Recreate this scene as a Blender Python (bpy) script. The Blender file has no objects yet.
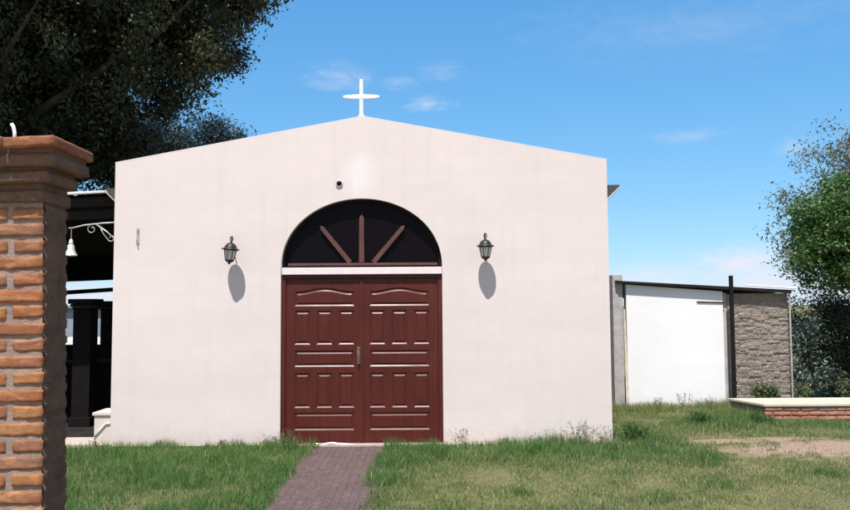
import bpy, bmesh, math, random
import numpy as np
from mathutils import Vector, Matrix, noise as mnoise
R = math.radians
random.seed(7)
rng = np.random.default_rng(11)
scene = bpy.context.scene
col = scene.collection

# ------------------------------------------------------------------ helpers
def link(o, parent=None):
    col.objects.link(o)
    if parent: o.parent = parent
    return o

def tag(o, label=None, cat=None, group=None, kind=None):
    if label: o['label'] = label
    if cat: o['category'] = cat
    if group: o['group'] = group
    if kind: o['kind'] = kind
    return o

def thing(name, label, cat, loc=(0, 0, 0), rz=0, group=None):
    o = bpy.data.objects.new(name, None)
    o.empty_display_size = .2
    o.location = loc
    o.rotation_euler = (0, 0, rz)
    link(o)
    return tag(o, label, cat, group)

class MB:
    def __init__(s): s.v = []; s.f = []
    def add(s, vs, fs):
        n = len(s.v); s.v += [tuple(v) for v in vs]; s.f += [tuple(i + n for i in f) for f in fs]
    def box(s, x0, x1, y0, y1, z0, z1):
        s.add([(x0,y0,z0),(x1,y0,z0),(x1,y1,z0),(x0,y1,z0),(x0,y0,z1),(x1,y0,z1),(x1,y1,z1),(x0,y1,z1)],
              [(0,3,2,1),(4,5,6,7),(0,1,5,4),(1,2,6,5),(2,3,7,6),(3,0,4,7)])
    def brick(s, x0, x1, y0, y1, z0, z1, b=.006, j=.003):
        # chamfered, slightly irregular brick
        def q(): return random.uniform(-j, j)
        x0 += q(); x1 += q(); y0 += q(); y1 += q(); z0 += q() * .6; z1 += q() * .6
        pts = []
        for (sx, X) in ((0, x0), (1, x1)):
            for (sy, Y) in ((0, y0), (1, y1)):
                for (sz, Z) in ((0, z0), (1, z1)):
                    dx = b if sx == 0 else -b; dy = b if sy == 0 else -b; dz = b if sz == 0 else -b
                    e = random.uniform(.6, 1.5)
                    pts += [(X, Y + dy*e, Z + dz*e), (X + dx*e, Y, Z + dz*e), (X + dx*e, Y + dy*e, Z)]
        bm = bmesh.new()
        vs = [bm.verts.new(p) for p in pts]
        bmesh.ops.convex_hull(bm, input=vs)
        bm.verts.index_update()
        vv = [v for v in bm.verts if v.link_faces]
        idx = {v: i for i, v in enumerate(vv)}
        s.add([v.co[:] for v in vv], [[idx[v] for v in f.verts] for f in bm.faces])
        bm.free()
    def lump(s, x0, x1, y0, y1, z0, z1, amp=.004, cell=.022):
        # hand-made brick: a finely divided box with rounded arrises and an uneven skin
        bm = bmesh.new(); off = Vector((random.uniform(0, 99), random.uniform(0, 99), random.uniform(0, 99)))
        x0 += random.uniform(-.002, .002); x1 += random.uniform(-.0025, .0015); y0 += random.uniform(-.004, .003)
        z0 += random.uniform(-.002, .002); z1 += random.uniform(-.002, .002); sk_ = random.uniform(-.02, .02)
        c = Vector(((x0+x1)/2, (y0+y1)/2, (z0+z1)/2)); hx = Vector(((x1-x0)/2, (y1-y0)/2, (z1-z0)/2))
        ns = [max(2, int(2*h_/cell)) for h_ in hx]; ns[2] = 4
        idx = {}
        def vert(i, j, k):
            if (i, j, k) in idx: return idx[i, j, k]
            p = Vector((2*i/ns[0]-1, 2*j/ns[1]-1, 2*k/ns[2]-1))
            q = Vector([p[a] * hx[a] for a in range(3)])
            rad = .0045
            inner = Vector([max(-(hx[a]-rad), min(hx[a]-rad, q[a])) for a in range(3)])
            d = q - inner
            if d.length > rad: q = inner + d.normalized() * rad
            w = c + q
            n1 = mnoise.noise_vector(w * 17 + off) * amp * 1.0 + mnoise.noise_vector(w * 55 + off) * amp * .9
            w = w + n1 + Vector((0, 0, sk_ * q.x))
            idx[i, j, k] = bm.verts.new(w); return idx[i, j, k]
        A, B, C_ = ns
        for i in range(A):
            for j in range(B):
                for k in (0, C_): bm.faces.new([vert(i,j,k), vert(i+1,j,k), vert(i+1,j+1,k), vert(i,j+1,k)][::(1 if k else -1)])
        for i in range(A):
            for k in range(C_):
                for j in (0, B): bm.faces.new([vert(i,j,k), vert(i+1,j,k), vert(i+1,j,k+1), vert(i,j,k+1)][::(-1 if j else 1)])
        for j in range(B):
            for k in range(C_):
                for i in (0, A): bm.faces.new([vert(i,j,k), vert(i,j+1,k), vert(i,j+1,k+1), vert(i,j,k+1)][::(1 if i else -1)])
        bm.verts.index_update()
        s.add([v.co[:] for v in bm.verts], [[v.index for v in f.verts] for f in bm.faces]); bm.free()
    def tube(s, pts, r, n=8, cap=True):
        pts = [Vector(p) for p in pts]
        rs = r if isinstance(r, (list, tuple)) else [r] * len(pts)
        rings = []
        up = Vector((0.13, .21, 1)).normalized()
        for i, p in enumerate(pts):
            d = (pts[min(i + 1, len(pts) - 1)] - pts[max(i - 1, 0)]).normalized()
            a = d.cross(up)
            if a.length < .05: a = d.cross(Vector((1, 0, 0)))
            a.normalize(); b = d.cross(a).normalized()
            rings.append([p + (a * math.cos(t) + b * math.sin(t)) * rs[i] for t in [2 * math.pi * k / n for k in range(n)]])
        base = len(s.v)
        for rg in rings: s.v += [tuple(q) for q in rg]
        for i in range(len(pts) - 1):
            for k in range(n):
                s.f.append((base + i*n + k, base + i*n + (k+1) % n, base + (i+1)*n + (k+1) % n, base + (i+1)*n + k))
        if cap:
            s.f.append(tuple(base + k for k in range(n))[::-1])
            s.f.append(tuple(base + (len(pts)-1)*n + k for k in range(n)))
    def lathe(s, prof, n=16, c=(0, 0, 0), phase=0):
        base = len(s.v)
        for (r, z) in prof:
            for k in range(n):
                t = 2 * math.pi * k / n + phase
                s.v.append((c[0] + r * math.cos(t), c[1] + r * math.sin(t), c[2] + z))
        for i in range(len(prof) - 1):
            for k in range(n):
                s.f.append((base + i*n + k, base + i*n + (k+1) % n, base + (i+1)*n + (k+1) % n, base + (i+1)*n + k))
        s.f.append(tuple(base + k for k in range(n))[::-1])
        s.f.append(tuple(base + (len(prof)-1)*n + k for k in range(n)))
    def prism(s, poly, y0, y1):
        # polygon in XZ (counter-clockwise seen from -Y) extruded along Y
        n = len(poly)
        s.add([(x, y0, z) for x, z in poly] + [(x, y1, z) for x, z in poly],
              [tuple(range(n)), tuple(range(2*n - 1, n - 1, -1))] +
              [((i+1) % n, i, n + i, n + (i+1) % n) for i in range(n)])
    def build(s, name, mat, parent=None, smooth=False, bevel=0, fix=True):
        me = bpy.data.meshes.new(name)
        me.from_pydata(s.v, [], s.f)
        if fix or bevel:
            bm = bmesh.new(); bm.from_mesh(me)
            if fix: bmesh.ops.recalc_face_normals(bm, faces=bm.faces)
            if bevel: bmesh.ops.bevel(bm, geom=[e for e in bm.edges if len(e.link_faces) == 2 and e.calc_face_angle(0) > .5], offset=bevel, segments=2, affect='EDGES', profile=.6)
            bm.to_mesh(me); bm.free()
        if smooth:
            for p in me.polygons: p.use_smooth = True
            if smooth != 'all':
                try: me.set_sharp_from_angle(angle=R(40))
                except Exception: pass
        me.materials.append(mat)
        o = bpy.data.objects.new(name, me)
        return link(o, parent)

def npmesh(name, V, F, mat, parent=None, tint=None):
    """V (n,3) vertices, F list of (m,k) arrays of equal-size faces"""
    me = bpy.data.meshes.new(name)
    V = np.ascontiguousarray(V, dtype=np.float32)
    me.vertices.add(len(V)); me.vertices.foreach_set('co', V.ravel())
    loops = np.concatenate([f.ravel() for f in F]).astype(np.int32)
    tot = np.concatenate([np.full(len(f), f.shape[1]) for f in F]).astype(np.int32)
    st = np.concatenate([[0], np.cumsum(tot)[:-1]]).astype(np.int32)
    me.loops.add(len(loops)); me.loops.foreach_set('vertex_index', loops)
    me.polygons.add(len(tot)); me.polygons.foreach_set('loop_start', st); me.polygons.foreach_set('loop_total', tot)
    me.update(calc_edges=True)
    if tint is not None:
        at = me.color_attributes.new('tint', 'FLOAT_COLOR', 'POINT')
        c = np.ones((len(V), 4), dtype=np.float32); c[:, :3] = tint
        at.data.foreach_set('color', c.ravel())
    me.materials.append(mat)
    o = bpy.data.objects.new(name, me)
    return link(o, parent)

# ------------------------------------------------------------------ materials
def mat_new(name):
    m = bpy.data.materials.new(name); m.use_nodes = True
    nt = m.node_tree
    return m, nt, nt.nodes['Principled BSDF']
def N(nt, t, **k):
    n = nt.nodes.new(t)
    for a, b in k.items(): setattr(n, a, b)
    return n
def ramp(nt, fac, stops):
    r = N(nt, 'ShaderNodeValToRGB')
    while len(r.color_ramp.elements) < len(stops): r.color_ramp.elements.new(.5)
    for e, (p, c) in zip(r.color_ramp.elements, stops):
        e.position = p; e.color = (*c, 1) if len(c) == 3 else c
    nt.links.new(fac, r.inputs[0])
    return r.outputs[0]
def noise(nt, scale, detail=6, rough=.6, dist=0, vec=None, coord='Object', sc=None):
    n = N(nt, 'ShaderNodeTexNoise')
    n.inputs['Scale'].default_value = scale; n.inputs['Detail'].default_value = detail
    n.inputs['Roughness'].default_value = rough; n.inputs['Distortion'].default_value = dist
    if vec is None:
        tc = N(nt, 'ShaderNodeTexCoord'); vec = tc.outputs[coord]
    if sc:
        mp = N(nt, 'ShaderNodeMapping'); mp.inputs['Scale'].default_value = sc
        nt.links.new(vec, mp.inputs['Vector']); vec = mp.outputs[0]
    nt.links.new(vec, n.inputs['Vector'])
    return n.outputs['Fac']
def mix(nt, fac, a, b, mode='MIX'):
    m = N(nt, 'ShaderNodeMix', data_type='RGBA', blend_type=mode)
    for i, x in ((0, fac), (6, a), (7, b)):
        if isinstance(x, (int, float)): m.inputs[i].default_value = x
        elif isinstance(x, tuple): m.inputs[i].default_value = (*x, 1)
        else: nt.links.new(x, m.inputs[i])
    return m.outputs[2]
def mth(nt, op, a, b=0., c=None):
    m = N(nt, 'ShaderNodeMath', operation=op)
    for i, x in enumerate((a, b) if c is None else (a, b, c)):
        if isinstance(x, (int, float)): m.inputs[i].default_value = x
        else: nt.links.new(x, m.inputs[i])
    return m.outputs[0]
def bump(nt, bsdf, h, strength=.4, dist=.01):
    b = N(nt, 'ShaderNodeBump'); b.inputs['Strength'].default_value = strength; b.inputs['Distance'].default_value = dist
    nt.links.new(h, b.inputs['Height']); nt.links.new(b.outputs[0], bsdf.inputs['Normal'])

def simple(name, c, rough=.6, metal=0, var=.25, scale=8, bmp=.15, bd=.004, spec=.5, coat=0):
    m, nt, b = mat_new(name)
    f = noise(nt, scale, 8, .65)
    lo = tuple(x * (1 - var) for x in c); hi = tuple(min(1, x * (1 + var)) for x in c)
    nt.links.new(ramp(nt, f, [(.3, lo), (.7, hi)]), b.inputs['Base Color'])
    b.inputs['Roughness'].default_value = rough; b.inputs['Metallic'].default_value = metal
    b.inputs['Specular IOR Level'].default_value = spec
    b.inputs['Coat Weight'].default_value = coat
    if bmp: bump(nt, b, noise(nt, scale * 8, 6, .6), bmp, bd)
    return m

def plaster(name, c, patch=True, dirty=.5):
    m, nt, b = mat_new(name)
    tc = N(nt, 'ShaderNodeTexCoord').outputs['Object']
    big = noise(nt, .55, 5, .55, .6, vec=tc)
    c1 = ramp(nt, big, [(.3, tuple(x * .955 for x in c)), (.7, tuple(min(.95, x * 1.02) for x in c))])
    # faint horizontal roller bands and vertical runs
    streak = noise(nt, 2.2, 5, .6, .2, vec=tc, sc=(5, 5, .35))
    c2 = mix(nt, mth(nt, 'MULTIPLY', ramp(nt, streak, [(.52, (0,0,0)), (.75, (1,1,1))]), .16 * dirty), c1, (.46, .40, .36))
    band = noise(nt, 1.2, 3, .5, 0, vec=tc, sc=(.3, .3, 3.2))
    c3 = mix(nt, mth(nt, 'MULTIPLY', ramp(nt, band, [(.45, (0,0,0)), (.62, (1,1,1))]), .06), c2, (.80, .70, .62))
    sp = N(nt, 'ShaderNodeSeparateXYZ'); nt.links.new(tc, sp.inputs[0])
    # soil splashed on the foot of the wall
    nz = noise(nt, 5, 6, .7, .3, vec=tc)
    foot = mth(nt, 'SUBTRACT', mth(nt, 'MULTIPLY', nz, .42), sp.outputs['Z'])
    c4 = mix(nt, mth(nt, 'MULTIPLY', ramp(nt, foot, [(.0, (0,0,0)), (.2, (1,1,1))]), .5 * dirty), c3, (.42, .34, .27))
    out = c4
    if patch:   # fresher paint over the arch, slanting down to the right
        v = N(nt, 'ShaderNodeVectorMath', operation='DISTANCE'); 
        sc = N(nt, 'ShaderNodeVectorMath', operation='MULTIPLY'); nt.links.new(tc, sc.inputs[0]); sc.inputs[1].default_value = (1, 0, .72)
        nt.links.new(sc.outputs[0], v.inputs[0]); v.inputs[1].default_value = (-.86, 0, 3.53 * .72)
        d = mth(nt, 'ADD', v.outputs['Value'], mth(nt, 'MULTIPLY', noise(nt, 4, 3, .6, 0, vec=tc), .25))
        out = mix(nt, mth(nt, 'MULTIPLY', ramp(nt, d, [(.17, (1,1,1)), (.40, (0,0,0))]), .36), c4, (.76, .74, .77))
    nt.links.new(out, b.inputs['Base Color'])
    b.inputs['Roughness'].default_value = .85; b.inputs['Specular IOR Level'].default_value = .25
    h = mth(nt, 'ADD', mth(nt, 'MULTIPLY', noise(nt, 2.5, 4, .5, vec=tc), 1.6), mth(nt, 'MULTIPLY', noise(nt, 70, 5, .6, vec=tc), .16))
    bump(nt, b, h, .35, .012)
    return m

M = {}
M['facade'] = plaster('facade_plaster', (.61, .530, .510), dirty=1.0)
M['side'] = plaster('side_plaster', (.55, .48, .45), patch=False, dirty=1)
M['white'] = plaster('whitewash', (.73, .71, .71), patch=False, dirty=.25)
M['block_white'] = plaster('plinth_plaster', (.60, .50, .44), patch=False, dirty=1.2)
M['trim'] = simple('white_trim', (.65, .575, .565), .6, var=.06)
M['cross'] = simple('white_cross_paint', (.78, .75, .73), .5, var=.05)
M['iron'] = simple('dark_iron', (.035, .032, .03), .45, .6, .3, 20)
M['iron_pale'] = simple('pale_iron', (.42, .40, .39), .45, .4, .3, 20)
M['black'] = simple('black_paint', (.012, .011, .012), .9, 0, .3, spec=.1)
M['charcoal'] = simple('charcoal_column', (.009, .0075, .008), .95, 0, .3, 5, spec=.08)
M['grey_block'] = simple('grey_block', (.36, .33, .32), .9, 0, .25, 6, .4, .01)
M['eave'] = simple('eave_board', (.055, .046, .042), .8, 0, .25, 6)
M['roof'] = simple('roof_felt', (.30, .20, .16), .9, 0, .25, 3)
M['pipe_white'] = simple('white_pipe', (.78, .78, .76), .4, 0, .06)
M['bell'] = simple('bell_metal', (.72, .70, .66), .35, .35, .15, 12)
M['concrete'] = simple('concrete', (.40, .34, .29), .9, 0, .14, 3, .3, .006)
M['bounce_road'] = simple('pale_bounce_ground', (.42, .33, .25), .95, 0, .2, 1.5)  # pale warm ground, added out of view to bounce light
M['slab'] = simple('cream_slab', (.43, .40, .32), .85, 0, .10, 2, .25, .006)
M['threshold'] = simple('threshold', (.34, .26, .23), .9, 0, .22, 7, .4, .006)
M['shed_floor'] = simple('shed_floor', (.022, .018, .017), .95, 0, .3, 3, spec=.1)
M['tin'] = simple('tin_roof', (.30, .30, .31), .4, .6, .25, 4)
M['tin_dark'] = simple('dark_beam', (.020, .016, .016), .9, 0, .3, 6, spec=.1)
M['beam_pale'] = simple('pale_beam', (.60, .58, .56), .6, .1, .12, 6)
M['far_grey'] = simple('far_grey_wall', (.20, .23, .28), .9, 0, .2, 1)
M['wood_grey'] = simple('weathered_plank', (.55, .47, .38), .85, 0, .25, 9)
M['brass'] = simple('handle_metal', (.40, .32, .25), .35, .9, .2, 20)
M['plastic'] = simple('white_plastic', (.75, .73, .70), .5, 0, .08)

# varnished door timber
m, nt, b = mat_new('door_wood')
g = noise(nt, 3, 8, .6, .8, sc=(9, 9, .7))
g2 = noise(nt, 1.3, 4, .6)
c = ramp(nt, g, [(.25, (.050, .0105, .0075)), (.55, (.078, .0165, .0115)), (.8, (.108, .025, .016))])
c = mix(nt, .35, c, ramp(nt, g2, [(.3, (.052, .012, .011)), (.7, (.105, .020, .015))]))
nt.links.new(c, b.inputs['Base Color'])
nt.links.new(ramp(nt, g2, [(.3, (.30,)*3), (.7, (.44,)*3)]), b.inputs['Roughness'])
b.inputs['Coat Weight'].default_value = .03; b.inputs['Coat Roughness'].default_value = .4; b.inputs['Specular IOR Level'].default_value = .2
bump(nt, b, g, .12, .003)
M['door'] = m
m, nt, b = mat_new('fanlight_bar_wood')
nt.links.new(ramp(nt, noise(nt, 6), [(.3, (.060, .020, .016)), (.7, (.105, .034, .026))]), b.inputs['Base Color'])
b.inputs['Roughness'].default_value = .5
M['bar'] = m
# dark pane
m, nt, b = mat_new('dark_glass')
b.inputs['Base Color'].default_value = (.005, .0035, .005, 1)
nt.links.new(ramp(nt, noise(nt, 4, 4), [(.3, (.12,)*3), (.7, (.3,)*3)]), b.inputs['Roughness'])
b.inputs['Specular IOR Level'].default_value = .06
M['pane'] = m
# lantern glass
m, nt, b = mat_new('lantern_glass')
b.inputs['Base Color'].default_value = (.75, .74, .72, 1); b.inputs['Roughness'].default_value = .35
b.inputs['Transmission Weight'].default_value = .35; b.inputs['Specular IOR Level'].default_value = .6
M['lglass'] = m

def brick_mat(name, cols, dirt=(.30, .25, .21)):
    m, nt, b = mat_new(name)
    geo = N(nt, 'ShaderNodeNewGeometry')
    c = ramp(nt, geo.outputs['Random Per Island'], [(i / (len(cols) - 1), k) for i, k in enumerate(cols)])
    f = noise(nt, 14, 8, .7, .5)
    c = mix(nt, mth(nt, 'MULTIPLY', ramp(nt, f, [(.48, (0,0,0)), (.72, (1,1,1))]), .6), c, dirt)
    fs = noise(nt, 7, 7, .65, .8, sc=(1, 1, 3.5))
    c = mix(nt, mth(nt, 'MULTIPLY', ramp(nt, fs, [(.46, (0,0,0)), (.66, (1,1,1))]), .5), c, tuple(min(1, q * 1.5 + .05) for q in cols[len(cols) // 2]))
    f2 = noise(nt, 45, 6, .7)
    c = mix(nt, mth(nt, 'MULTIPLY', ramp(nt, f2, [(.35, (1,1,1)), (.5, (0,0,0))]), .4), c, (.10, .05, .03))
    nt.links.new(c, b.inputs['Base Color']); b.inputs['Roughness'].default_value = .9
    b.inputs['Specular IOR Level'].default_value = .2
    h = mth(nt, 'ADD', f, mth(nt, 'MULTIPLY', noise(nt, 90, 5, .7), .35))
    bump(nt, b, h, .7, .008)
    return m
M['brick'] = brick_mat('pillar_brick', [(.20, .064, .032), (.28, .110, .045), (.17, .066, .036), (.31, .140, .052), (.25, .085, .034), (.19, .10, .065)], (.15, .105, .08))
M['brick_red'] = brick_mat('platform_brick', [(.30, .12, .08), (.36, .16, .11), (.27, .10, .07)], (.30, .22, .17))
M['mortar'] = simple('mortar', (.24, .18, .148), .95, 0, .22, 14, .6, .01)

m, nt, b = mat_new('shade_brown')  # dark brown that puts the pillar's shade into the surface colour
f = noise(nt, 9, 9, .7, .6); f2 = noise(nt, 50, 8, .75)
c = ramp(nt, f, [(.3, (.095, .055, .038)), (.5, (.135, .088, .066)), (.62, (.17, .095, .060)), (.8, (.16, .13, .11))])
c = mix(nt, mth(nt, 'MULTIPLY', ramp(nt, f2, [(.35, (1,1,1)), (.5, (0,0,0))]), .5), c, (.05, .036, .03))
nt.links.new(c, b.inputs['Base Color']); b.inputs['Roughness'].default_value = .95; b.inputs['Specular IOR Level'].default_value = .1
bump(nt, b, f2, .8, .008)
M['shade_brown'] = m
# adobe / rubble wall
m, nt, b = mat_new('adobe')
f = noise(nt, 5, 10, .8, 1.5, sc=(1, 1, 2.6)); f2 = noise(nt, 16, 10, .8, .8, sc=(1, 1, 1.8))
c = ramp(nt, f, [(.25, (.185, .148, .122)), (.5, (.30, .25, .215)), (.75, (.42, .37, .33))])
c = mix(nt, mth(nt, 'MULTIPLY', ramp(nt, f2, [(.38, (1,1,1)), (.5, (0,0,0))]), .75), c, (.10, .07, .058))
nt.links.new(c, b.inputs['Base Color']); b.inputs['Roughness'].default_value = .95; b.inputs['Specular IOR Level'].default_value = .15
bump(nt, b, f2, .8, .03)
M['adobe'] = m

# stamped path
m, nt, b = mat_new('paver_path')
tc = N(nt, 'ShaderNodeTexCoord').outputs['Object']
mp = N(nt, 'ShaderNodeMapping'); mp.inputs['Rotation'].default_value = (0, 0, R(90)); nt.links.new(tc, mp.inputs['Vector'])
br = N(nt, 'ShaderNodeTexBrick'); nt.links.new(mp.outputs[0], br.inputs['Vector'])
br.inputs['Scale'].default_value = 1; br.inputs['Brick Width'].default_value = .16; br.inputs['Row Height'].default_value = .08
br.inputs['Mortar Size'].default_value = .005; br.inputs['Mortar Smooth'].default_value = .8; br.inputs['Bias'].default_value = 0
br.inputs['Color1'].default_value = (.086, .050, .047, 1); br.inputs['Color2'].default_value = (.112, .068, .062, 1); br.inputs['Mortar'].default_value = (.082, .053, .050, 1)
f = noise(nt, 5, 9, .75, .6); f2 = noise(nt, 38, 9, .8)
c = mix(nt, mth(nt, 'MULTIPLY', ramp(nt, f, [(.42, (0,0,0)), (.7, (1,1,1))]), .55), br.outputs['Color'], (.125, .088, .082))
c = mix(nt, mth(nt, 'MULTIPLY', ramp(nt, f2, [(.42, (1,1,1)), (.50, (0,0,0))]), .75), c, (.038, .024, .024))
c = mix(nt, mth(nt, 'MULTIPLY', ramp(nt, f2, [(.54, (0,0,0)), (.62, (1,1,1))]), .5), c, (.19, .145, .14))
nt.links.new(c, b.inputs['Base Color']); b.inputs['Roughness'].default_value = .9
bump(nt, b, mth(nt, 'SUBTRACT', f2, mth(nt, 'MULTIPLY', br.outputs['Fac'], .8)), .9, .008)
M['path'] = m

# ground: soil, thatch, sandy patch
m, nt, b = mat_new('ground_soil')
tc = N(nt, 'ShaderNodeTexCoord').outputs['Object']
f = noise(nt, 1.1, 8, .65, .5, vec=tc); f2 = noise(nt, 18, 8, .7, vec=tc); f3 = noise(nt, 5, 6, .7, vec=tc)
soil = ramp(nt, f, [(.3, (.085, .098, .036)), (.5, (.135, .13, .058)), (.7, (.18, .155, .075))])
soil = mix(nt, .5, soil, ramp(nt, f2, [(.3, (.07, .085, .03)), (.7, (.22, .19, .10))]))
sand = ramp(nt, f2, [(.25, (.20, .135, .095)), (.6, (.31, .22, .165)), (.8, (.40, .295, .23))])
v = N(nt, 'ShaderNodeVectorMath', operation='MULTIPLY'); nt.links.new(tc, v.inputs[0]); v.inputs[1].default_value = (.34, .90, 0)
d = N(nt, 'ShaderNodeVectorMath', operation='DISTANCE'); nt.links.new(v.outputs[0], d.inputs[0]); d.inputs[1].default_value = (5.2 * .34, 9.85 * .90, 0)
v2_ = N(nt, 'ShaderNodeVectorMath', operation='MULTIPLY'); nt.links.new(tc, v2_.inputs[0]); v2_.inputs[1].default_value = (.40, 3.2, 0)
d2_ = N(nt, 'ShaderNodeVectorMath', operation='DISTANCE'); nt.links.new(v2_.outputs[0], d2_.inputs[0]); d2_.inputs[1].default_value = (4.1 * .40, 10.5 * 3.2, 0)
dmin = mth(nt, 'MINIMUM', d.outputs['Value'], d2_.outputs['Value'])
dd = mth(nt, 'ADD', dmin, mth(nt, 'MULTIPLY', f3, .75))
c = mix(nt, ramp(nt, dd, [(.72, (1,1,1)), (1.0, (0,0,0))]), soil, sand)
nt.links.new(c, b.inputs['Base Color']); b.inputs['Roughness'].default_value = .95; b.inputs['Specular IOR Level'].default_value = .15
bump(nt, b, mth(nt, 'ADD', f3, f2), .8, .03)
M['ground'] = m

def leaf_mat(name, trans=.3, rough=.5, spec=.4):
    m, nt, b = mat_new(name)
    a = N(nt, 'ShaderNodeVertexColor', layer_name='tint')
    nt.links.new(a.outputs['Color'], b.inputs['Base Color'])
    b.inputs['Roughness'].default_value = rough; b.inputs['Specular IOR Level'].default_value = spec
    t = N(nt, 'ShaderNodeBsdfTranslucent')
    hs = N(nt, 'ShaderNodeHueSaturation'); hs.inputs['Value'].default_value = 1.5; hs.inputs['Saturation'].default_value = 1.1
    nt.links.new(a.outputs['Color'], hs.inputs['Color']); nt.links.new(hs.outputs[0], t.inputs['Color'])
    mx = N(nt, 'ShaderNodeMixShader'); mx.inputs[0].default_value = trans
    nt.links.new(b.outputs[0], mx.inputs[1]); nt.links.new(t.outputs[0], mx.inputs[2])
    nt.links.new(mx.outputs[0], nt.nodes['Material Output'].inputs['Surface'])
    return m
M['leaf'] = leaf_mat('leaf', .28, .45)
M['leaf_dark'] = leaf_mat('leaf_dark', .14, .55, .28)
M['grass'] = leaf_mat('grass_blade', .35, .6, .25)
m, nt, b = mat_new('bark')
f = noise(nt, 6, 8, .7, 1, sc=(3, 3, .6))
nt.links.new(ramp(nt, f, [(.3, (.035, .025, .02)), (.7, (.11, .08, .06))]), b.inputs['Base Color']); b.inputs['Roughness'].default_value = .95
bump(nt, b, f, .8, .03)
M['bark'] = m

# ------------------------------------------------------------------ camera
F_, H_ = 780., 1.8
cam = bpy.data.cameras.new('camera'); co = bpy.data.objects.new('camera', cam); col.objects.link(co)
cam.sensor_width = 36; cam.lens = F_ / 850 * 36; cam.clip_end = 2000; cam.clip_start = .05
p, rl = R(3.75), R(.38)
fw = Vector((0, math.cos(p), math.sin(p))); rt = Vector((1, 0, 0)); up = rt.cross(fw)
r2 = rt * math.cos(rl) - up * math.sin(rl); u2 = up * math.cos(rl) + rt * math.sin(rl)
co.matrix_world = Matrix(((r2.x, u2.x, -fw.x, 0), (r2.y, u2.y, -fw.y, 0), (r2.z, u2.z, -fw.z, H_), (0, 0, 0, 1)))
scene.camera = co

# ------------------------------------------------------------------ light and sky
to_sun = Vector((-.17, -1, 2.08)).normalized()
el = math.asin(to_sun.z); az = math.atan2(to_sun.x, to_sun.y)
sl = bpy.data.lights.new('sun', 'SUN'); sl.energy = 5.0; sl.angle = R(.5); sl.color = (1, .965, .91)
so = bpy.data.objects.new('sun', sl); col.objects.link(so); so.location = (-3, -8, 14)
so.rotation_euler = to_sun.to_track_quat('Z', 'Y').to_euler()

w = bpy.data.worlds.new('World'); scene.world = w; w.use_nodes = True
nt = w.node_tree; bg = nt.nodes['Background']
sk = N(nt, 'ShaderNodeTexSky', sky_type='NISHITA'); sk.sun_disc = False
sk.sun_elevation = el; sk.sun_rotation = az; sk.air_density = 1.0; sk.dust_density = .2; sk.ozone_density = 1.4; sk.altitude = 300
hs = N(nt, 'ShaderNodeHueSaturation'); hs.inputs['Saturation'].default_value = 1.0; hs.inputs['Value'].default_value = 1.0
nt.links.new(sk.outputs[0], hs.inputs['Color'])
tcw = N(nt, 'ShaderNodeTexCoord').outputs['Generated']
wn = noise(nt, 16, 9, .7, .6, vec=tcw, sc=(1, 1, 2.6))
wn2 = noise(nt, 55, 8, .7, .4, vec=tcw, sc=(1, 1, 2.2))
nsum = mth(nt, 'ADD', mth(nt, 'MULTIPLY', wn, .9), mth(nt, 'MULTIPLY', wn2, .5))
def sdir(x, y):
    u = (x - 425) / F_; v = -(y - 255) / F_
    return (fw + r2 * u + u2 * v).normalized()
acc = None
CL = [(338,77,40,17,.42),(427,104,28,11,.62),(440,73,30,12,.26),(398,83,24,8,.25),(742,262,40,17,1.0),(765,281,80,20,.8),(690,136,50,9,.28),
      (797,150,24,12,.4),(690,28,190,36,.13),(650,280,80,16,.6),(560,268,70,9,.3),(700,292,80,10,.8),(860,288,60,22,.8),(930,240,70,18,.7),(20,270,90,14,.8),(110,296,80,12,.9),
      (-60,200,90,24,.6),(1000,120,120,24,.4)]
for (x, y, rx, ry, s) in CL:
    d = sdir(x, y)
    v = N(nt, 'ShaderNodeVectorMath', operation='SUBTRACT'); nt.links.new(tcw, v.inputs[0]); v.inputs[1].default_value = d
    v2 = N(nt, 'ShaderNodeVectorMath', operation='MULTIPLY'); nt.links.new(v.outputs[0], v2.inputs[0]); v2.inputs[1].default_value = (F_/rx, 2.5, F_/ry)
    l = N(nt, 'ShaderNodeVectorMath', operation='LENGTH'); nt.links.new(v2.outputs[0], l.inputs[0])
    q = mth(nt, 'ADD', l.outputs['Value'], mth(nt, 'MULTIPLY', nsum, 2.3))
    mr = N(nt, 'ShaderNodeMapRange', interpolation_type='SMOOTHSTEP'); nt.links.new(q, mr.inputs[0])
    mr.inputs[1].default_value = 1.25 if y > 240 else 1.1; mr.inputs[2].default_value = 3.0 if y > 240 else 2.65; mr.inputs[3].default_value = s; mr.inputs[4].default_value = 0
    acc = mr.outputs[0] if acc is None else mth(nt, 'MAXIMUM', acc, mr.outputs[0])
spw = N(nt, 'ShaderNodeSeparateXYZ'); nt.links.new(tcw, spw.inputs[0])
back = N(nt, 'ShaderNodeMapRange', interpolation_type='SMOOTHSTEP'); nt.links.new(spw.outputs['Y'], back.inputs[0])
back.inputs[1].default_value = .55; back.inputs[2].default_value = .1; back.inputs[3].default_value = 0; back.inputs[4].default_value = 1
fill_clouds = ramp(nt, noise(nt, 2.6, 9, .62, .4, vec=tcw, sc=(1, 1, 1.6)), [(.44, (0, 0, 0)), (.56, (1, 1, 1))])  # clouds added out of view, behind and overhead, as neutral fill light
acc = mth(nt, 'MAXIMUM', acc, mth(nt, 'MULTIPLY', mth(nt, 'MULTIPLY', fill_clouds, back.outputs[0]), .9))
sep = N(nt, 'ShaderNodeSeparateColor'); nt.links.new(hs.outputs[0], sep.inputs[0]); cmb = N(nt, 'ShaderNodeCombineColor')
for ch_i, (v0, g_, t0) in enumerate(((1.51, .95, .853), (2.39, .62, 2.58), (4.03, .45, 5.17))):
    nt.links.new(mth(nt, 'MULTIPLY', mth(nt, 'POWER', mth(nt, 'DIVIDE', sep.outputs[ch_i], v0), g_), t0), cmb.inputs[ch_i])
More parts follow.
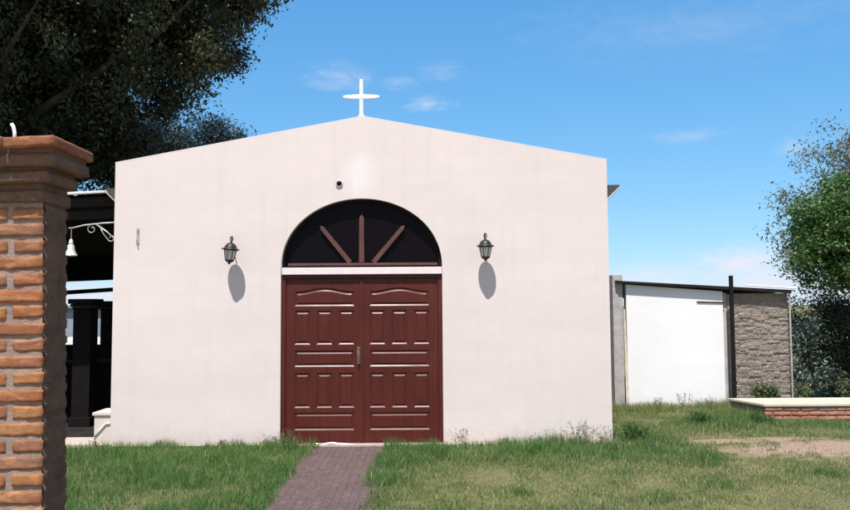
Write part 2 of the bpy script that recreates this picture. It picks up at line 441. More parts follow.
tinted = cmb.outputs[0]
sky = mix(nt, acc, tinted, (5.5, 5.45, 6.1))
nt.links.new(sky, bg.inputs['Color']); bg.inputs['Strength'].default_value = .107
scene.view_settings.view_transform = 'Standard'; scene.view_settings.look = 'None'
scene.view_settings.exposure = 0.55; scene.view_settings.gamma = 1

# ------------------------------------------------------------------ ground, path, pavement
def surf_z(x, y):
    return .025 * np.sin(x * 1.3 + y * .7) * np.sin(y * .9 - x * .4)
xs = np.concatenate([np.linspace(-600, -20, 12), np.linspace(-14, 14, 141), np.linspace(20, 600, 12)])
ys = np.concatenate([np.linspace(-300, -10, 6), np.linspace(-4, 22, 131), np.linspace(30, 1500, 14)])
X, Y = np.meshgrid(xs, ys)
flat = np.clip((np.hypot(np.clip(X, -5, 2.6) - X, np.clip(Y, 10.2, 18.5) - Y)) / .6, 0, 1) * np.clip(np.abs(X + .96) - .5, 0, 1) * (np.abs(X) < 14) * (np.abs(Y - 9) < 13)
Z = surf_z(X, Y) * flat - .012
V = np.stack([X.ravel(), Y.ravel(), Z.ravel()], 1)
ny, nx = X.shape
i = np.arange((ny - 1) * nx).reshape(ny - 1, nx)[:, :-1].ravel()
g = npmesh('ground', V, [np.stack([i, i + 1, i + nx + 1, i + nx], 1)], M['ground']); tag(g, kind='structure')
for p_ in g.data.polygons: p_.use_smooth = True

mb = MB(); mb.box(-1.47, -.46, 1.0, 10.13, -.05, .012)
tag(mb.build('path', M['path'], bevel=.006), kind='structure')
mb = MB(); mb.box(-40, 40, -14, 1.9, -.2, .004)
tag(mb.build('bounce_road', M['bounce_road']), kind='structure')  # unseen sheet added for warm bounce onto wall and pillar
mb = MB(); mb.box(-1.96, .95, 10.134, 10.292, -.05, .03); 
o = mb.build('door_step', M['threshold'], bevel=.006); tag(o, kind='structure')
mb = MB(); mb.box(-9, -4.16, 10.28, 10.86, -.05, .035)
tag(mb.build('pavement', M['concrete'], bevel=.008), kind='structure')
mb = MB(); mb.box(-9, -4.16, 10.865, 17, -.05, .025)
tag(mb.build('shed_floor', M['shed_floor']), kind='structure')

# ------------------------------------------------------------------ chapel
CX, D = -.845, 10.30
ch = thing('chapel', 'small pinkish white plastered chapel with low gable, arched doorway and cross on top', 'chapel', (CX, D, 0))
def obj_local(o, par):   # geometry given in world metres, parent at an offset
    o.data.transform(Matrix.Translation(-Vector(par.location))); return o
XL, XR, ZE, ZA = -4.12, 2.43, 3.73, 4.335
OL, OR_, ZS, RISE = -1.905, .225, 2.33, .905
arch = [(OR_, 0)]
oc, oh = (OL + OR_) / 2, (OR_ - OL) / 2
for k in range(0, 41):
    t = math.pi * k / 40
    arch.append((oc + oh * math.cos(t), ZS + RISE * math.sin(t) ** .96))
arch.append((OL, 0))
outer = [(XR, 0), (XR, ZE), (CX + .02, ZA), (XL, ZE), (XL, 0)]
poly = outer + arch[::-1]
mb = MB(); mb.prism(poly, D, D + .16)
for x0, x1 in ((XL + .06, XL + .2), (XR - .2, XR - .06)):
    mb.box(x0, x1, D + .161, D + 8, -.02, 3.3)
mb.box(XL + .06, XR - .06, D + 8, D + 8.16, -.02, 3.3)
wall = mb.build('wall', M['facade'], ch)
bmx = bmesh.new(); bmx.from_mesh(wall.data)
bmesh.ops.triangulate(bmx, faces=[f for f in bmx.faces if len(f.verts) > 4]); bmx.to_mesh(wall.data); bmx.free()
# geometry stays in world metres: keep texture space in world coordinates too
ch.location = (0, 0, 0)
mb = MB()   # roof behind the parapet
mb.prism([(XL - .02, 3.36), (CX, 4.12), (XR + .02, 3.36), (XR + .02, 3.42), (CX, 4.19), (XL - .02, 3.42)], D + .17, D + 8.3)
roof = mb.build('roof', M['roof'], ch)
for s, xe in ((1, XR), (-1, XL)):
    mb = MB()
    pl = [(xe, 3.20), (xe + s * .215, 3.405), (xe + s * .215, 3.425), (xe, 3.425)]
    mb.prism(pl, D + .2, D + 8.2)
    ev = mb.build('eave', M['eave'], roof)
    mb = MB(); mb.tube([(xe + s * .01, D + .196, 3.185), (xe + s * .225, D + .196, 3.392)], .009, 6)
    mb.build('edge_trim', M['concrete'], roof)
# thin coping along the gable
mb = MB(); mb.prism([(XL - .004, ZE + .001), (CX + .02, ZA + .001), (XR + .004, ZE + .001), (XR + .004, ZE + .012), (CX + .02, ZA + .013), (XL - .004, ZE + .012)], D - .0005, D + .19)
mb.build('coping', M['trim'], ch)

# ledge between door and fanlight
mb = MB(); mb.box(OL + .012, OR_ - .004, D - .012, D + .15, 2.225, 2.318)
mb.build('ledge', M['trim'], ch, bevel=.006)
# door frame
mb = MB()
mb.box(OL + .002, OL + .058, D + .028, D + .15, .012, 2.223)
mb.box(OR_ - .058, OR_ - .002, D + .028, D + .15, .012, 2.223)
mb.box(OL + .058, OR_ - .058, D + .03, D + .15, 2.175, 2.222)
mb.build('door_frame', M['door'], ch, bevel=.004)

def door_leaf(x0, x1, inner_right):
    mb = MB(); y = D + .052; zb, zt = .022, 2.17
    so_, si = .115, .10
    px0, px1 = (x0 + so_, x1 - si) if inner_right else (x0 + si, x1 - so_)
    rows = [(.187, .415, 1, 0), (.478, .93, 3, 0), (1.013, 1.225, 1, 0), (1.304, 1.75, 3, 0), (1.81, 2.0, 1, .05)]
    def quad(a, b, c, d): mb.add([(a, y, c), (b, y, c), (b, y, d), (a, y, d)], [(0, 1, 2, 3)])
    def loop(cx0, cx1, cz0, cz1, d, ar, yy, n=16):
        pts = [(cx0 + d, yy, cz0 + d), (cx1 - d, yy, cz0 + d)]
        for k in range(n + 1):
            t = 1 - k / n
            s_ = .5 - .5 * math.cos(2 * math.pi * t) if ar else 0
            pts.append((cx0 + d + (cx1 - cx0 - 2 * d) * t, yy, cz1 - d + ar * (s_ if ar else 0)))
        return pts
    def cell(cx0, cx1, cz0, cz1, ar):
        specs = [(0, y), (.017, y + .011), (.028, y + .011), (.044, y + .002)]
        loops = [loop(cx0, cx1, cz0, cz1, d, ar, yy) for d, yy in specs]
        n = len(loops[0])
        for a, b_ in zip(loops, loops[1:]):
            mb.add(a + b_, [(i, (i+1) % n, n + (i+1) % n, n + i) for i in range(n)])
        L = loops[-1]; mb.add(L, [tuple(range(n))])
        if ar:
            top = [p for p in loops[0][2:]]
            zz = cz1 + ar + .006
            for a, b_ in zip(top, top[1:]):
                mb.add([b_, a, (a[0], y, zz), (b_[0], y, zz)], [(0, 1, 2, 3)])
            return zz
        return cz1
    quad(x0, px0, zb, zt); quad(px1, x1, zb, zt)
    z = zb
    for (a, b_, n, ar) in rows:
        quad(px0, px1, z, a)
        W = px1 - px0; gap = .085; cw = (W - gap * (n - 1)) / n
        top = b_
        for k in range(n):
            c0 = px0 + k * (cw + gap)
            top = cell(c0, c0 + cw, a, b_, ar)
            if k < n - 1: quad(c0 + cw, c0 + cw + gap, a, b_)
        z = top
    quad(px0, px1, z, zt)
    # edges
    mb.add([(x0, y, zb), (x0, y + .045, zb), (x0, y + .045, zt), (x0, y, zt)], [(0, 1, 2, 3)])
    mb.add([(x1, y, zb), (x1, y + .045, zb), (x1, y + .045, zt), (x1, y, zt)], [(3, 2, 1, 0)])
    mb.add([(x0, y + .045, zb), (x1, y + .045, zb), (x1, y + .045, zt), (x0, y + .045, zt)], [(3, 2, 1, 0)])
    mb.add([(x0, y, zb), (x1, y, zb), (x1, y + .045, zb), (x0, y + .045, zb)], [(3, 2, 1, 0)])
    mb.add([(x0, y, zt), (x1, y, zt), (x1, y + .045, zt), (x0, y + .045, zt)], [(0, 1, 2, 3)])
    return mb.build('door_leaf', M['door'], ch, fix=False)
mid = (OL + OR_) / 2
dl = door_leaf(OL + .061, mid - .002, True)
dr = door_leaf(mid + .002, OR_ - .061, False)
mb = MB(); mb.box(mid - .022, mid + .022, D + .038, D + .0515, .03, 2.165)
mb.build('astragal', M['door'], dr, bevel=.005)
mb = MB(); mb.box(mid - .062, mid - .026, D + .046, D + .0515, 1.05, 1.27)
mb.tube([(mid - .044, D + .05, 1.23), (mid - .044, D + .0, 1.225), (mid - .044, D - .012, 1.19), (mid - .044, D - .012, 1.11), (mid - .044, D + .0, 1.08), (mid - .044, D + .05, 1.075)], .009, 8)
mb.lathe([(.0, 0), (.014, .003), (.016, .012), (.0, .018)], 10, (mid - .044, D + .03, 1.245))
mb.build('handle', M['brass'], dl, bevel=0, smooth=True)

# fanlight
mb = MB()
fan = [(oc + (oh - .003) * math.cos(math.pi * k / 40), ZS + (RISE - .003) * math.sin(math.pi * k / 40) ** .96) for k in range(41)]
mb.prism([(OL + .003, 2.32), (OR_ - .003, 2.32)] + fan[1:-1], D + .125, D + .14)
fl = mb.build('fanlight', M['pane'], ch)
mb = MB(); n = 40   # narrow dark wooden rim following the arch
ro, ri = [], []
for k in range(n + 1):
    t = math.pi * k / n
    ro.append((oc + (oh - .004) * math.cos(t), ZS + (RISE - .004) * math.sin(t) ** .96)); ri.append((oc + (oh - .04) * math.cos(t), ZS + (RISE - .04) * math.sin(t)))
for k in range(n):
    q = [ro[k], ro[k + 1], ri[k + 1], ri[k]]
    mb.prism(q, D + .09, D + .124)
mb.build('fanlight_frame', M['black'], fl)
def bar_part(p0, p1, w0, w1):
    mb = MB(); a = Vector((p0[0], 0, p0[1])); c = Vector((p1[0], 0, p1[1])); d = (c - a).normalized(); s = Vector((d.z, 0, -d.x))
    e = a + (c - a) * .93
    pts = [a - s * w0, a + s * w0, e + s * w1, c, e - s * w1]
    mb.prism([(q.x, q.z) for q in pts], D + .075, D + .123)
    mb.build('fanlight_bar', M['bar'], fl, bevel=.006)
bar_part((-.845, 2.385), (-.845, 3.03), .036, .032)
bar_part((-1.00, 2.385), (-1.40, 2.88), .032, .028)
bar_part((-.69, 2.385), (-.27, 2.88), .032, .028)
mb = MB(); mb.box(OL + .08, OR_ - .06, D + .06, D + .124, 2.345, 2.378)
mb.build('fanlight_sill', M['bar'], fl, bevel=.006)

# cross
mb = MB()
zc = 4.345
mb.prism([(CX - .025, zc), (CX + .025, zc), (CX + .024, 4.60), (CX + .022, 4.86), (CX - .022, 4.86), (CX - .024, 4.60)], D + .05, D + .085)
mb.prism([(CX - .243, 4.612), (CX - .17, 4.600), (CX - .06, 4.594), (CX + .06, 4.594), (CX + .17, 4.600), (CX + .243, 4.612), (CX + .243, 4.636), (CX + .17, 4.647), (CX + .06, 4.653), (CX - .06, 4.653), (CX - .17, 4.647), (CX - .243, 4.636)], D + .046, D + .081)
mb.lathe([(.0, -.012), (.045, -.01), (.05, 0), (.03, .016), (.0, .018)], 12, (CX, D + .066, 4.355))
mb.build('cross', M['cross'], ch, bevel=.003)
# vent pipe over the arch and rusty hook on the left
mb = MB()
ring = []
for k in range(20):
    t = 2 * math.pi * k / 20
    mb.add([], [])
for (ra, ya), (rb, yb) in (((.046, D + .02), (.046, D - .016)), ((.046, D - .016), (.034, D - .016)), ((.034, D - .016), (.034, D + .02))):
    base = len(mb.v)
    for k in range(20):
        t = 2 * math.pi * k / 20
        mb.v.append((-1.135 + ra * math.cos(t), ya, 3.43 + ra * math.sin(t))); mb.v.append((-1.135 + rb * math.cos(t), yb, 3.43 + rb * math.sin(t)))
    for k in range(20):
        a, b_ = base + 2 * k, base + 2 * ((k + 1) % 20)
        mb.f.append((a, b_, b_ + 1, a + 1))
vp = mb.build('vent_pipe', M['grey_block'], ch, smooth=True)
mb = MB()
mb.add([(-1.135 + .034 * math.cos(2 * math.pi * k / 20), D - .002, 3.43 + .034 * math.sin(2 * math.pi * k / 20)) for k in range(20)], [tuple(range(20))])
mb.build('vent_mouth', M['black'], vp)
mb = MB(); mb.box(-3.82, -3.785, D - .008, D + .002, 2.64, 2.86)
mb.tube([(-3.803, D - .004, 2.66), (-3.803, D - .045, 2.665), (-3.803, D - .05, 2.70)], .007, 6)
mb.tube([(-3.803, D - .004, 2.83), (-3.803, D - .035, 2.835)], .007, 6)
mb.build('wall_hook', M['grey_block'], ch, smooth=True)

# ------------------------------------------------------------------ wall lanterns
def lantern(loc, rz, tilt, label):
    t = thing('wall_lantern', label, 'lantern', loc, rz, 'wall lanterns either side of the doorway')
    off = .205   # distance of the lamp axis from the wall; wall plane is local y = 0
    c = (0, -off, 0)
    mb = MB()   # oval back plate
    n = 20
    mb.add([(.035 * math.cos(2*math.pi*k/n), -.012, -.01 + .07 * math.sin(2*math.pi*k/n)) for k in range(n)] + [(.04 * math.cos(2*math.pi*k/n), 0, -.01 + .075 * math.sin(2*math.pi*k/n)) for k in range(n)],
           [tuple(range(n))] + [(k, (k+1) % n, n + (k+1) % n, n + k) for k in range(n)])
    mb.build('back_plate', M['iron'], t)
    mb = MB()   # goose-neck arm rising from the plate and holding the ring
    pts = [(0, -.01, -.01), (0, -.05, .01), (0, -.075, .07), (0, -.09, .13), (0, -.12, .175), (0, -.16, .19), (0, -.19, .18), (0, -off, .15)]
    mb.tube(pts, .0075, 8)
    mb.build('arm', M['iron'], t, smooth='all')
    body = bpy.data.objects.new('lamp_head', None)
    mb = MB()
    # hanging loop
    lp = [(.018 * math.sin(a) , -off, .128 + .034 * (1 - math.cos(a)) ) for a in [2 * math.pi * k / 14 for k in range(15)]]
    mb.tube(lp, .0055, 6)
    mb.lathe([(.0, .138), (.012, .134), (.010, .122), (.022, .112), (.045, .102), (.066, .082), (.078, .058), (.082, .044), (.112, .034), (.116, .026), (.112, .020), (.07, .026), (.0, .03)], 24, c)
    cap = mb.build('lamp_cap', M['iron'], t, smooth=True)
    mb = MB()
    mb.lathe([(.0, .022), (.076, .022), (.048, -.118), (.0, -.118)], 6, c)
    mb.build('glass', M['lglass'], t)
    mb = MB()
    for k in range(6):
        a = 2 * math.pi * k / 6
        mb.tube([(.080 * math.cos(a), -off + .080 * math.sin(a), .026), (.051 * math.cos(a), -off + .051 * math.sin(a), -.122)], .0055, 6)
    mb.lathe([(.0, -.105), (.054, -.105), (.058, -.117), (.050, -.130), (.030, -.142), (.018, -.150), (.012, -.165), (.0, -.172)], 12, c)
    mb.lathe([(.083, .010), (.086, .018), (.083, .026), (.079, .018)], 6, c)
    mb.build('lamp_frame', M['iron'], t, smooth=True)
    if tilt:
        for o in t.children:
            if o.name.split('.')[0] in ('lamp_cap', 'glass', 'lamp_frame'):
                o.data.transform(Matrix.Translation((0, -off, .16)) @ Matrix.Rotation(tilt, 4, 'Y') @ Matrix.Translation((0, off, -.16)))
    return t
bpy.context.view_layer.update()
lantern((-2.555, D, 2.525), R(12), R(5), 'slightly crooked black iron wall lantern with ring on top, left of arched doorway')
lantern((.785, D, 2.545), 0, 0, 'upright black iron wall lantern with glass sides, right of arched doorway')

# ------------------------------------------------------------------ bell and its bracket
t = thing('bell_bracket', 'pale wrought iron scroll bracket reaching left from the chapel corner', 'bracket', (0, 0, 0))
yb = D + .08
mb = MB(); mb.tube([(-4.10, yb, 2.945), (-4.3, yb, 2.935), (-4.55, yb, 2.91), (-4.70, yb, 2.875), (-4.76, yb, 2.87)], .011, 8)
mb.build('bar', M['iron_pale'], t, smooth='all')
mb = MB(); mb.tube([(-4.40, yb, 2.925), (-4.25, yb, 2.82), (-4.12, yb, 2.70)], .010, 8)
mb.build('brace', M['iron_pale'], t, smooth='all')
def scroll(cx, cz, r, a0, turns, s=1):
    return [(cx + s * r * (1 - .65 * k / 24) * math.cos(a0 + turns * 2 * math.pi * k / 24), yb, cz + r * (1 - .65 * k / 24) * math.sin(a0 + turns * 2 * math.pi * k / 24)) for k in range(25)]
mb = MB(); mb.tube(scroll(-4.45, 2.855, .065, R(80), 1.1), .006, 6)
mb.build('scroll', M['iron_pale'], t, smooth='all')
mb = MB(); mb.tube([(-4.34, yb, 2.88), (-4.30, yb, 2.80), (-4.25, yb, 2.735)] + scroll(-4.19, 2.735, .05, R(190), 1.0), .006, 6)
mb.build('scroll', M['iron_pale'], t, smooth='all')
mb = MB(); mb.box(-4.128, -4.10, yb - .02, yb + .02, 2.66, 3.0); mb.build('wall_plate', M['iron_pale'], t)
t = thing('bell', 'small silvery white bell hanging from the scroll bracket beside the brick pillar', 'bell', (-4.725, yb, 2.50))
mb = MB(); mb.lathe([(.078, .0), (.084, .006), (.078, .018), (.060, .05), (.050, .09), (.046, .125), (.036, .15), (.0, .162)], 24); mb.build('bell_body', M['bell'], t, smooth=True)
mb = MB(); mb.tube([(0, 0, .08), (0, 0, -.012)], .006, 6); mb.lathe([(0, -.03), (.014, -.026), (.016, -.014), (.0, -.002)], 10); mb.build('clapper', M['iron'], t)
mb = MB(); mb.lathe([(.0, .155), (.028, .16), (.032, .175), (.022, .19), (.026, .205), (.014, .222), (.0, .225)], 14); mb.build('bell_crown', M['bell'], t, smooth=True)
mb = MB(); mb.tube([(0, 0, .22), (.002, 0, .28), (0, 0, .375)], .0045, 6); mb.build('hanging_rod', M['iron_pale'], t)

# ------------------------------------------------------------------ open shed on the left
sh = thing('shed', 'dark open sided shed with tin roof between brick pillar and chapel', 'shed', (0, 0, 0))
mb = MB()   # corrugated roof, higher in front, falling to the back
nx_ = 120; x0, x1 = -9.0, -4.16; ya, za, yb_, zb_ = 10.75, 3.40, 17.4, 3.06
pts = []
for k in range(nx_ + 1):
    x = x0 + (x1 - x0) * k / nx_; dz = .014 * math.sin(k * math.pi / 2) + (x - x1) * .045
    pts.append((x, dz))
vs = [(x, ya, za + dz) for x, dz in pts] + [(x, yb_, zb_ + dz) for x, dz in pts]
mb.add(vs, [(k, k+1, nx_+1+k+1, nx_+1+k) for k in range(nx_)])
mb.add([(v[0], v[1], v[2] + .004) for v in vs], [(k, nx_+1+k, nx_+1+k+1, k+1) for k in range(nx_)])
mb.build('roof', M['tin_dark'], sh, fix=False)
def slant(name, y, z0, z1, h, d, mt):   # beam across, z0 at left end, z1 at right end
    mb = MB(); mb.add([(-9, y, z0), (-4.17, y, z1), (-4.17, y + d, z1), (-9, y + d, z0), (-9, y, z0 + h), (-4.17, y, z1 + h), (-4.17, y + d, z1 + h), (-9, y + d, z0 + h)],
                      [(0,3,2,1),(4,5,6,7),(0,1,5,4),(1,2,6,5),(2,3,7,6),(3,0,4,7)])
    return mb.build(name, mt, sh, bevel=.004)
slant('front_beam', 10.80, 3.02, 3.24, .13, .10, M['tin_dark'])
slant('gutter', 10.70, 3.19, 3.405, .035, .06, M['beam_pale'])
slant('lower_beam', 10.90, 2.86, 3.08, .12, .10, M['tin_dark'])
slant('fascia', 17.30, 2.36, 2.52, .58, .06, M['tin_dark'])
slant('back_beam', 16.6, 2.02, 2.30, .085, .12, M['tin_dark'])
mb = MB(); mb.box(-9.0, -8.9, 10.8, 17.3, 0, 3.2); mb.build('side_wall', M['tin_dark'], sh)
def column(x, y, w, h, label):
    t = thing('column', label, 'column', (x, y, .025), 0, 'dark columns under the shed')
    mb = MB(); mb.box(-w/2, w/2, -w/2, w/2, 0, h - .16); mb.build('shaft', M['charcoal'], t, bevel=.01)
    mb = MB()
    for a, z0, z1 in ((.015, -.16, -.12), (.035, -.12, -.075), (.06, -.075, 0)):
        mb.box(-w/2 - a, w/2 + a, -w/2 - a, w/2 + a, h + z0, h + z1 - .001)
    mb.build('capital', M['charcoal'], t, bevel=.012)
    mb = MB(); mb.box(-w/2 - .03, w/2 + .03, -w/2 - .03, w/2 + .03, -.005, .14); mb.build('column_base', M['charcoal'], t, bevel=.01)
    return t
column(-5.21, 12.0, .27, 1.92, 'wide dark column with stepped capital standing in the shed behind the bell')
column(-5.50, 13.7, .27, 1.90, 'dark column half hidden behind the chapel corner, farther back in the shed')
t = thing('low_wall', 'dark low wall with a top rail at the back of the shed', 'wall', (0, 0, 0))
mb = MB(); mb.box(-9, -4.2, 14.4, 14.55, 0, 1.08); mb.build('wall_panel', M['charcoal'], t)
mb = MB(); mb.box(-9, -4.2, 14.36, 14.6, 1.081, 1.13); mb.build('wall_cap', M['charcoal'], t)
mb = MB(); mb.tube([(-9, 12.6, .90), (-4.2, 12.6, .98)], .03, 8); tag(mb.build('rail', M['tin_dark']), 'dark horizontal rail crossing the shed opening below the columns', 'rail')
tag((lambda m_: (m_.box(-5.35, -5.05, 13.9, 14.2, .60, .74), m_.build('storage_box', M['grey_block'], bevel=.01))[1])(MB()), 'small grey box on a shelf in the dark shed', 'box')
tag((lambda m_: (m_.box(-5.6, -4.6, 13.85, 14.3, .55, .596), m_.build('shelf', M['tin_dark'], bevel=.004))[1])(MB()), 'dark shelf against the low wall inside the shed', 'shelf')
# far sunlit things seen through the shed
mb = MB(); mb.box(-22, -4.6, 24, 24.2, 0, .92); tag(mb.build('garden_wall', M['white']), 'bright white low wall far behind the shed', 'wall')
t = thing('far_building', 'long blue grey building far behind the shed', 'building')
mb = MB(); mb.box(-30, -6.0, 30, 36, 0, 1.82); mb.build('wall', M['far_grey'], t)
mb = MB(); mb.box(-30.2, -5.8, 29.8, 36.2, 1.822, 1.90); mb.build('roof', M['tin'], t)

# white plastered block at the chapel's left foot
t = thing('plinth', 'small stained white plastered block at the left foot of the chapel', 'plinth', (0, 0, 0))
mb = MB(); mb.box(-4.345, -4.125, D + .03, D + .45, .0, .40); mb.build('block', M['block_white'], t, bevel=.006)
mb = MB(); mb.box(-4.365, -4.122, D + .01, D + .47, .401, .44); mb.build('top_slab', M['block_white'], t, bevel=.005)
mb = MB(); mb.tube([(-4.335, D + .018, .13), (-4.25, D + .014, .23), (-4.19, D + .014, .30), (-4.13, D + .014, .305)], .008, 6); mb.build('pipe', M['pipe_white'], t, smooth='all')

# strip of white plastic on the step
mb = MB()
P = [(-1.50, .036), (-1.42, .042), (-1.34, .038), (-1.27, .044), (-1.20, .052), (-1.15, .042), (-1.08, .04), (-1.0, .034), (-.93, .034)]
mb.tube([(x, 10.17 + .015 * math.sin(i * 2.1), z) for i, (x, z) in enumerate(P)], [.006, .012, .010, .016, .012, .018, .013, .009, .004], 6)
tag(mb.build('plastic_strip', M['plastic'], smooth='all'), 'crumpled strip of white plastic lying on the door step', 'plastic strip')

# ------------------------------------------------------------------ brick pillar, front left
bp = thing('brick_pillar', 'orange brick gate pillar with corbelled cap at the left edge', 'pillar', (-1.83, 3.35, 0))
W0, W1, Y0, Y1 = -.23, .23, -.10, .10
mb = MB(); mort = MB()
mort.box(W0 + .003, W1 - .004, Y0 + .0055, Y1 - .004, -.05, 2.44)
ch_, jt = .0687, .0140
z = 2.222; k = 0
while z > -.05:
    a, b_ = z - ch_ + jt, z
    segs = [(W0, W0 + .10), (W0 + .125, W0 + .310), (W0 + .335, W1)] if k % 2 == 0 else [(W0, -.072), (-.052, W1)]
    for (xa, xb) in segs: mb.lump(xa, xb, Y0, Y1, a, b_)
    z -= ch_; k += 1
# corbelled courses, each stepping out over the one below
mbc = MB(); mortc = MB()
for (oy, ox, zb_, zt_, ofs) in ((.031, .022, 2.243, 2.292, 0), (.063, .048, 2.315, 2.362, .09), (.095, .090, 2.380, 2.430, .03)):
    for (xa, xb) in ((W0 - ox, -.06 + ofs - .009), (-.06 + ofs + .009, W1 + ox)):
        mbc.lump(xa, xb, Y0 - oy, Y1 + ox * .5, zb_, zt_, .0035)
    mortc.box(W0 - ox + .012, W1 + ox - .012, Y0 - oy + .014, Y1 + ox * .5 - .012, zt_ - .008, zt_ + .026)
for (xa, xb) in ((W0 - .1, -.105), (-.098, .12), (.127, W1 + .10)):
    mb.lump(xa, xb, Y0 - .127, Y1 + .06, 2.453, 2.497, .002)
cb_ = mbc.build('corbel', M['shade_brown'], bp, smooth='all', fix=False); cb_['label'] = 'stepped courses under the cap with their shade painted dark brown'  # shade below the cap is put into the colour of these courses
mortc.build('corbel_core', M['shade_brown'], bp)
mb.build('brickwork', M['brick'], bp, smooth='all', fix=False)
mort.build('mortar_core', M['mortar'], bp)
# rough coat over the path-side joints; that side's shade is in its dark colour
ny_, nz_ = 30, 260
gy = np.linspace(Y0 + .002, Y1 + .004, ny_); gzz = np.linspace(-.05, 2.245, nz_)
GY, GZ2 = np.meshgrid(gy, gzz)
rs = np.random.default_rng(5)
rel = .0075 + .0034 * np.clip(np.sin((GZ2 - 2.222 + .03) * 2 * np.pi / .0687 + np.sin(GY * 30) * .3) * 2, -1, .8) + rs.normal(0, .0016, GY.shape)
rel[:, 0] -= .002; rel[:, -1] -= .004
V = np.stack([(W1 + rel).ravel(), GY.ravel(), GZ2.ravel()], 1)
i = np.arange((nz_ - 1) * ny_).reshape(nz_ - 1, ny_)[:, :-1].ravel()
sk_o = npmesh('side_shade_coat', V, [np.stack([i, i + 1, i + ny_ + 1, i + ny_], 1)], M['shade_brown'], bp)
sk_o['label'] = 'rough side face with its shade painted dark brown'
bp.rotation_euler = (0, R(-1.2), 0)
bp.location = (-1.83 + .047, 3.35, 0)
mb = MB(); mb.tube([(-1.712, 3.22, 2.48), (-1.712, 3.22, 2.535), (-1.718, 3.22, 2.56), (-1.726, 3.22, 2.572)], .0075, 8)
tag(mb.build('pipe_stub', M['pipe_white'], smooth='all'), 'short white bent pipe end sticking up from the pillar cap', 'pipe')

# ------------------------------------------------------------------ buildings on the right
t = thing('outbuilding', 'low outbuilding with bright white wall and adobe end behind the lawn', 'outbuilding', (0, 0, 0))
def slab(mb, x0, x1, y0, y1, z0, za, zb):   # sloping top
    mb.add([(x0,y0,z0),(x1,y0,z0),(x1,y1,z0),(x0,y1,z0),(x0,y0,za),(x1,y0,zb),(x1,y1,zb),(x0,y1,za)],
           [(0,3,2,1),(4,5,6,7),(0,1,5,4),(1,2,6,5),(2,3,7,6),(3,0,4,7)])
mb = MB(); slab(mb, 3.60, 5.33, 14.0, 14.18, -.05, 2.165, 2.03); mb.build('white_wall', M['white'], t, bevel=.006)
mb = MB(); mb.box(3.365, 3.545, 14.02, 14.3, -.05, 2.34); mb.build('block_pillar', M['grey_block'], t, bevel=.01)
mb = MB(); mb.box(3.548, 3.60, 14.35, 14.4, -.05, 2.2); mb.build('infill_wall', M['grey_block'], t)
# adobe wall with real relief
nxx, nzz = 120, 200
ax0, ax1, az1 = 5.50, 6.50, 1.99
gx = np.linspace(ax0, ax1, nxx); gz = np.linspace(-.05, az1, nzz)
GX, GZ = np.meshgrid(gx, gz)
hgt = np.zeros_like(GX); r3 = np.random.default_rng(3)
zz = -.05; row = 0
while zz < az1:
    hh = r3.uniform(.05, .11); xx = ax0 - r3.uniform(0, .3)
    while xx < ax1:
        ww = r3.uniform(.08, .30)
        jz = r3.uniform(-.03, .03); zc0, zc1 = zz + jz, zz + hh + jz
        u = np.minimum(GX - xx, xx + ww - GX) ; v = np.minimum(GZ - zc0, zc1 - GZ)
        inside = (u > 0) & (v > 0)
        d = np.clip(np.minimum(u, v) / .014, 0, 1) ** .6
        hgt = np.where(inside, np.maximum(hgt, d * r3.uniform(.003, .017)), hgt)
        xx += ww + r3.uniform(0, .03)
    zz += hh + .008
hgt += r3.normal(0, .005, hgt.shape)
V = np.stack([GX.ravel(), (14.035 - hgt).ravel(), GZ.ravel()], 1)
i = np.arange((nzz - 1) * nxx).reshape(nzz - 1, nxx)[:, :-1].ravel()
aw = npmesh('adobe_wall', V, [np.stack([i, i + 1, i + nxx + 1, i + nxx], 1)], M['adobe'], t)
mb = MB(); mb.box(5.425, 6.50, 14.04, 14.5, -.05, 1.98); mb.build('adobe_core', M['adobe'], t)
mb = MB(); mb.box(5.335, 5.422, 14.06, 14.22, -.05, 2.0); mb.build('corner_block', M['grey_block'], t)
mb = MB(); slab(mb, 3.44, 6.50, 13.93, 13.99, 2.19, 2.225, 2.0); 
mb = MB(); mb.add([(3.44,13.9,2.19),(6.52,13.9,1.985),(6.52,13.99,1.985),(3.44,13.99,2.19),(3.44,13.9,2.222),(6.52,13.9,2.03),(6.52,13.99,2.03),(3.44,13.99,2.222)],
                  [(0,3,2,1),(4,5,6,7),(0,1,5,4),(1,2,6,5),(2,3,7,6),(3,0,4,7)])
mb.build('front_beam', M['tin_dark'], t)
mb = MB(); mb.add([(3.40,13.91,2.225),(6.60,13.91,2.033),(6.60,19,1.85),(3.40,19,2.05),(3.40,13.91,2.233),(6.60,13.91,2.041),(6.60,19,1.86),(3.40,19,2.06)],
                  [(0,3,2,1),(4,5,6,7),(0,1,5,4),(1,2,6,5),(2,3,7,6),(3,0,4,7)])
mb.build('roof', M['tin_dark'], t)
mb = MB(); mb.box(6.30, 6.499, 14.51, 19, -.05, 1.85); mb.build('side_wall', M['adobe'], t)
mb = MB(); mb.tube([(4.86, 13.988, 1.845), (5.36, 13.988, 1.83)], .011, 6); mb.build('hook_rod', M['tin_dark'], t)
mb = MB(); mb.tube([(5.72, 13.9, 2.135), (6.15, 13.9, 2.105), (6.6, 13.9, 2.075)], .014, 6); mb.build('roof_pipe', M['pipe_white'], t)
mb = MB(); mb.tube([(6.50, 13.95, 2.0), (6.495, 13.95, .1)], .018, 8); mb.build('drain_pipe', M['iron_pale'], t)
mb = MB(); mb.box(5.352, 5.410, 13.70, 13.76, -.05, 2.30); o = mb.build('post', M['black'], bevel=.004)
tag(o, 'tall black square post in front of the joint between white and adobe walls', 'post')
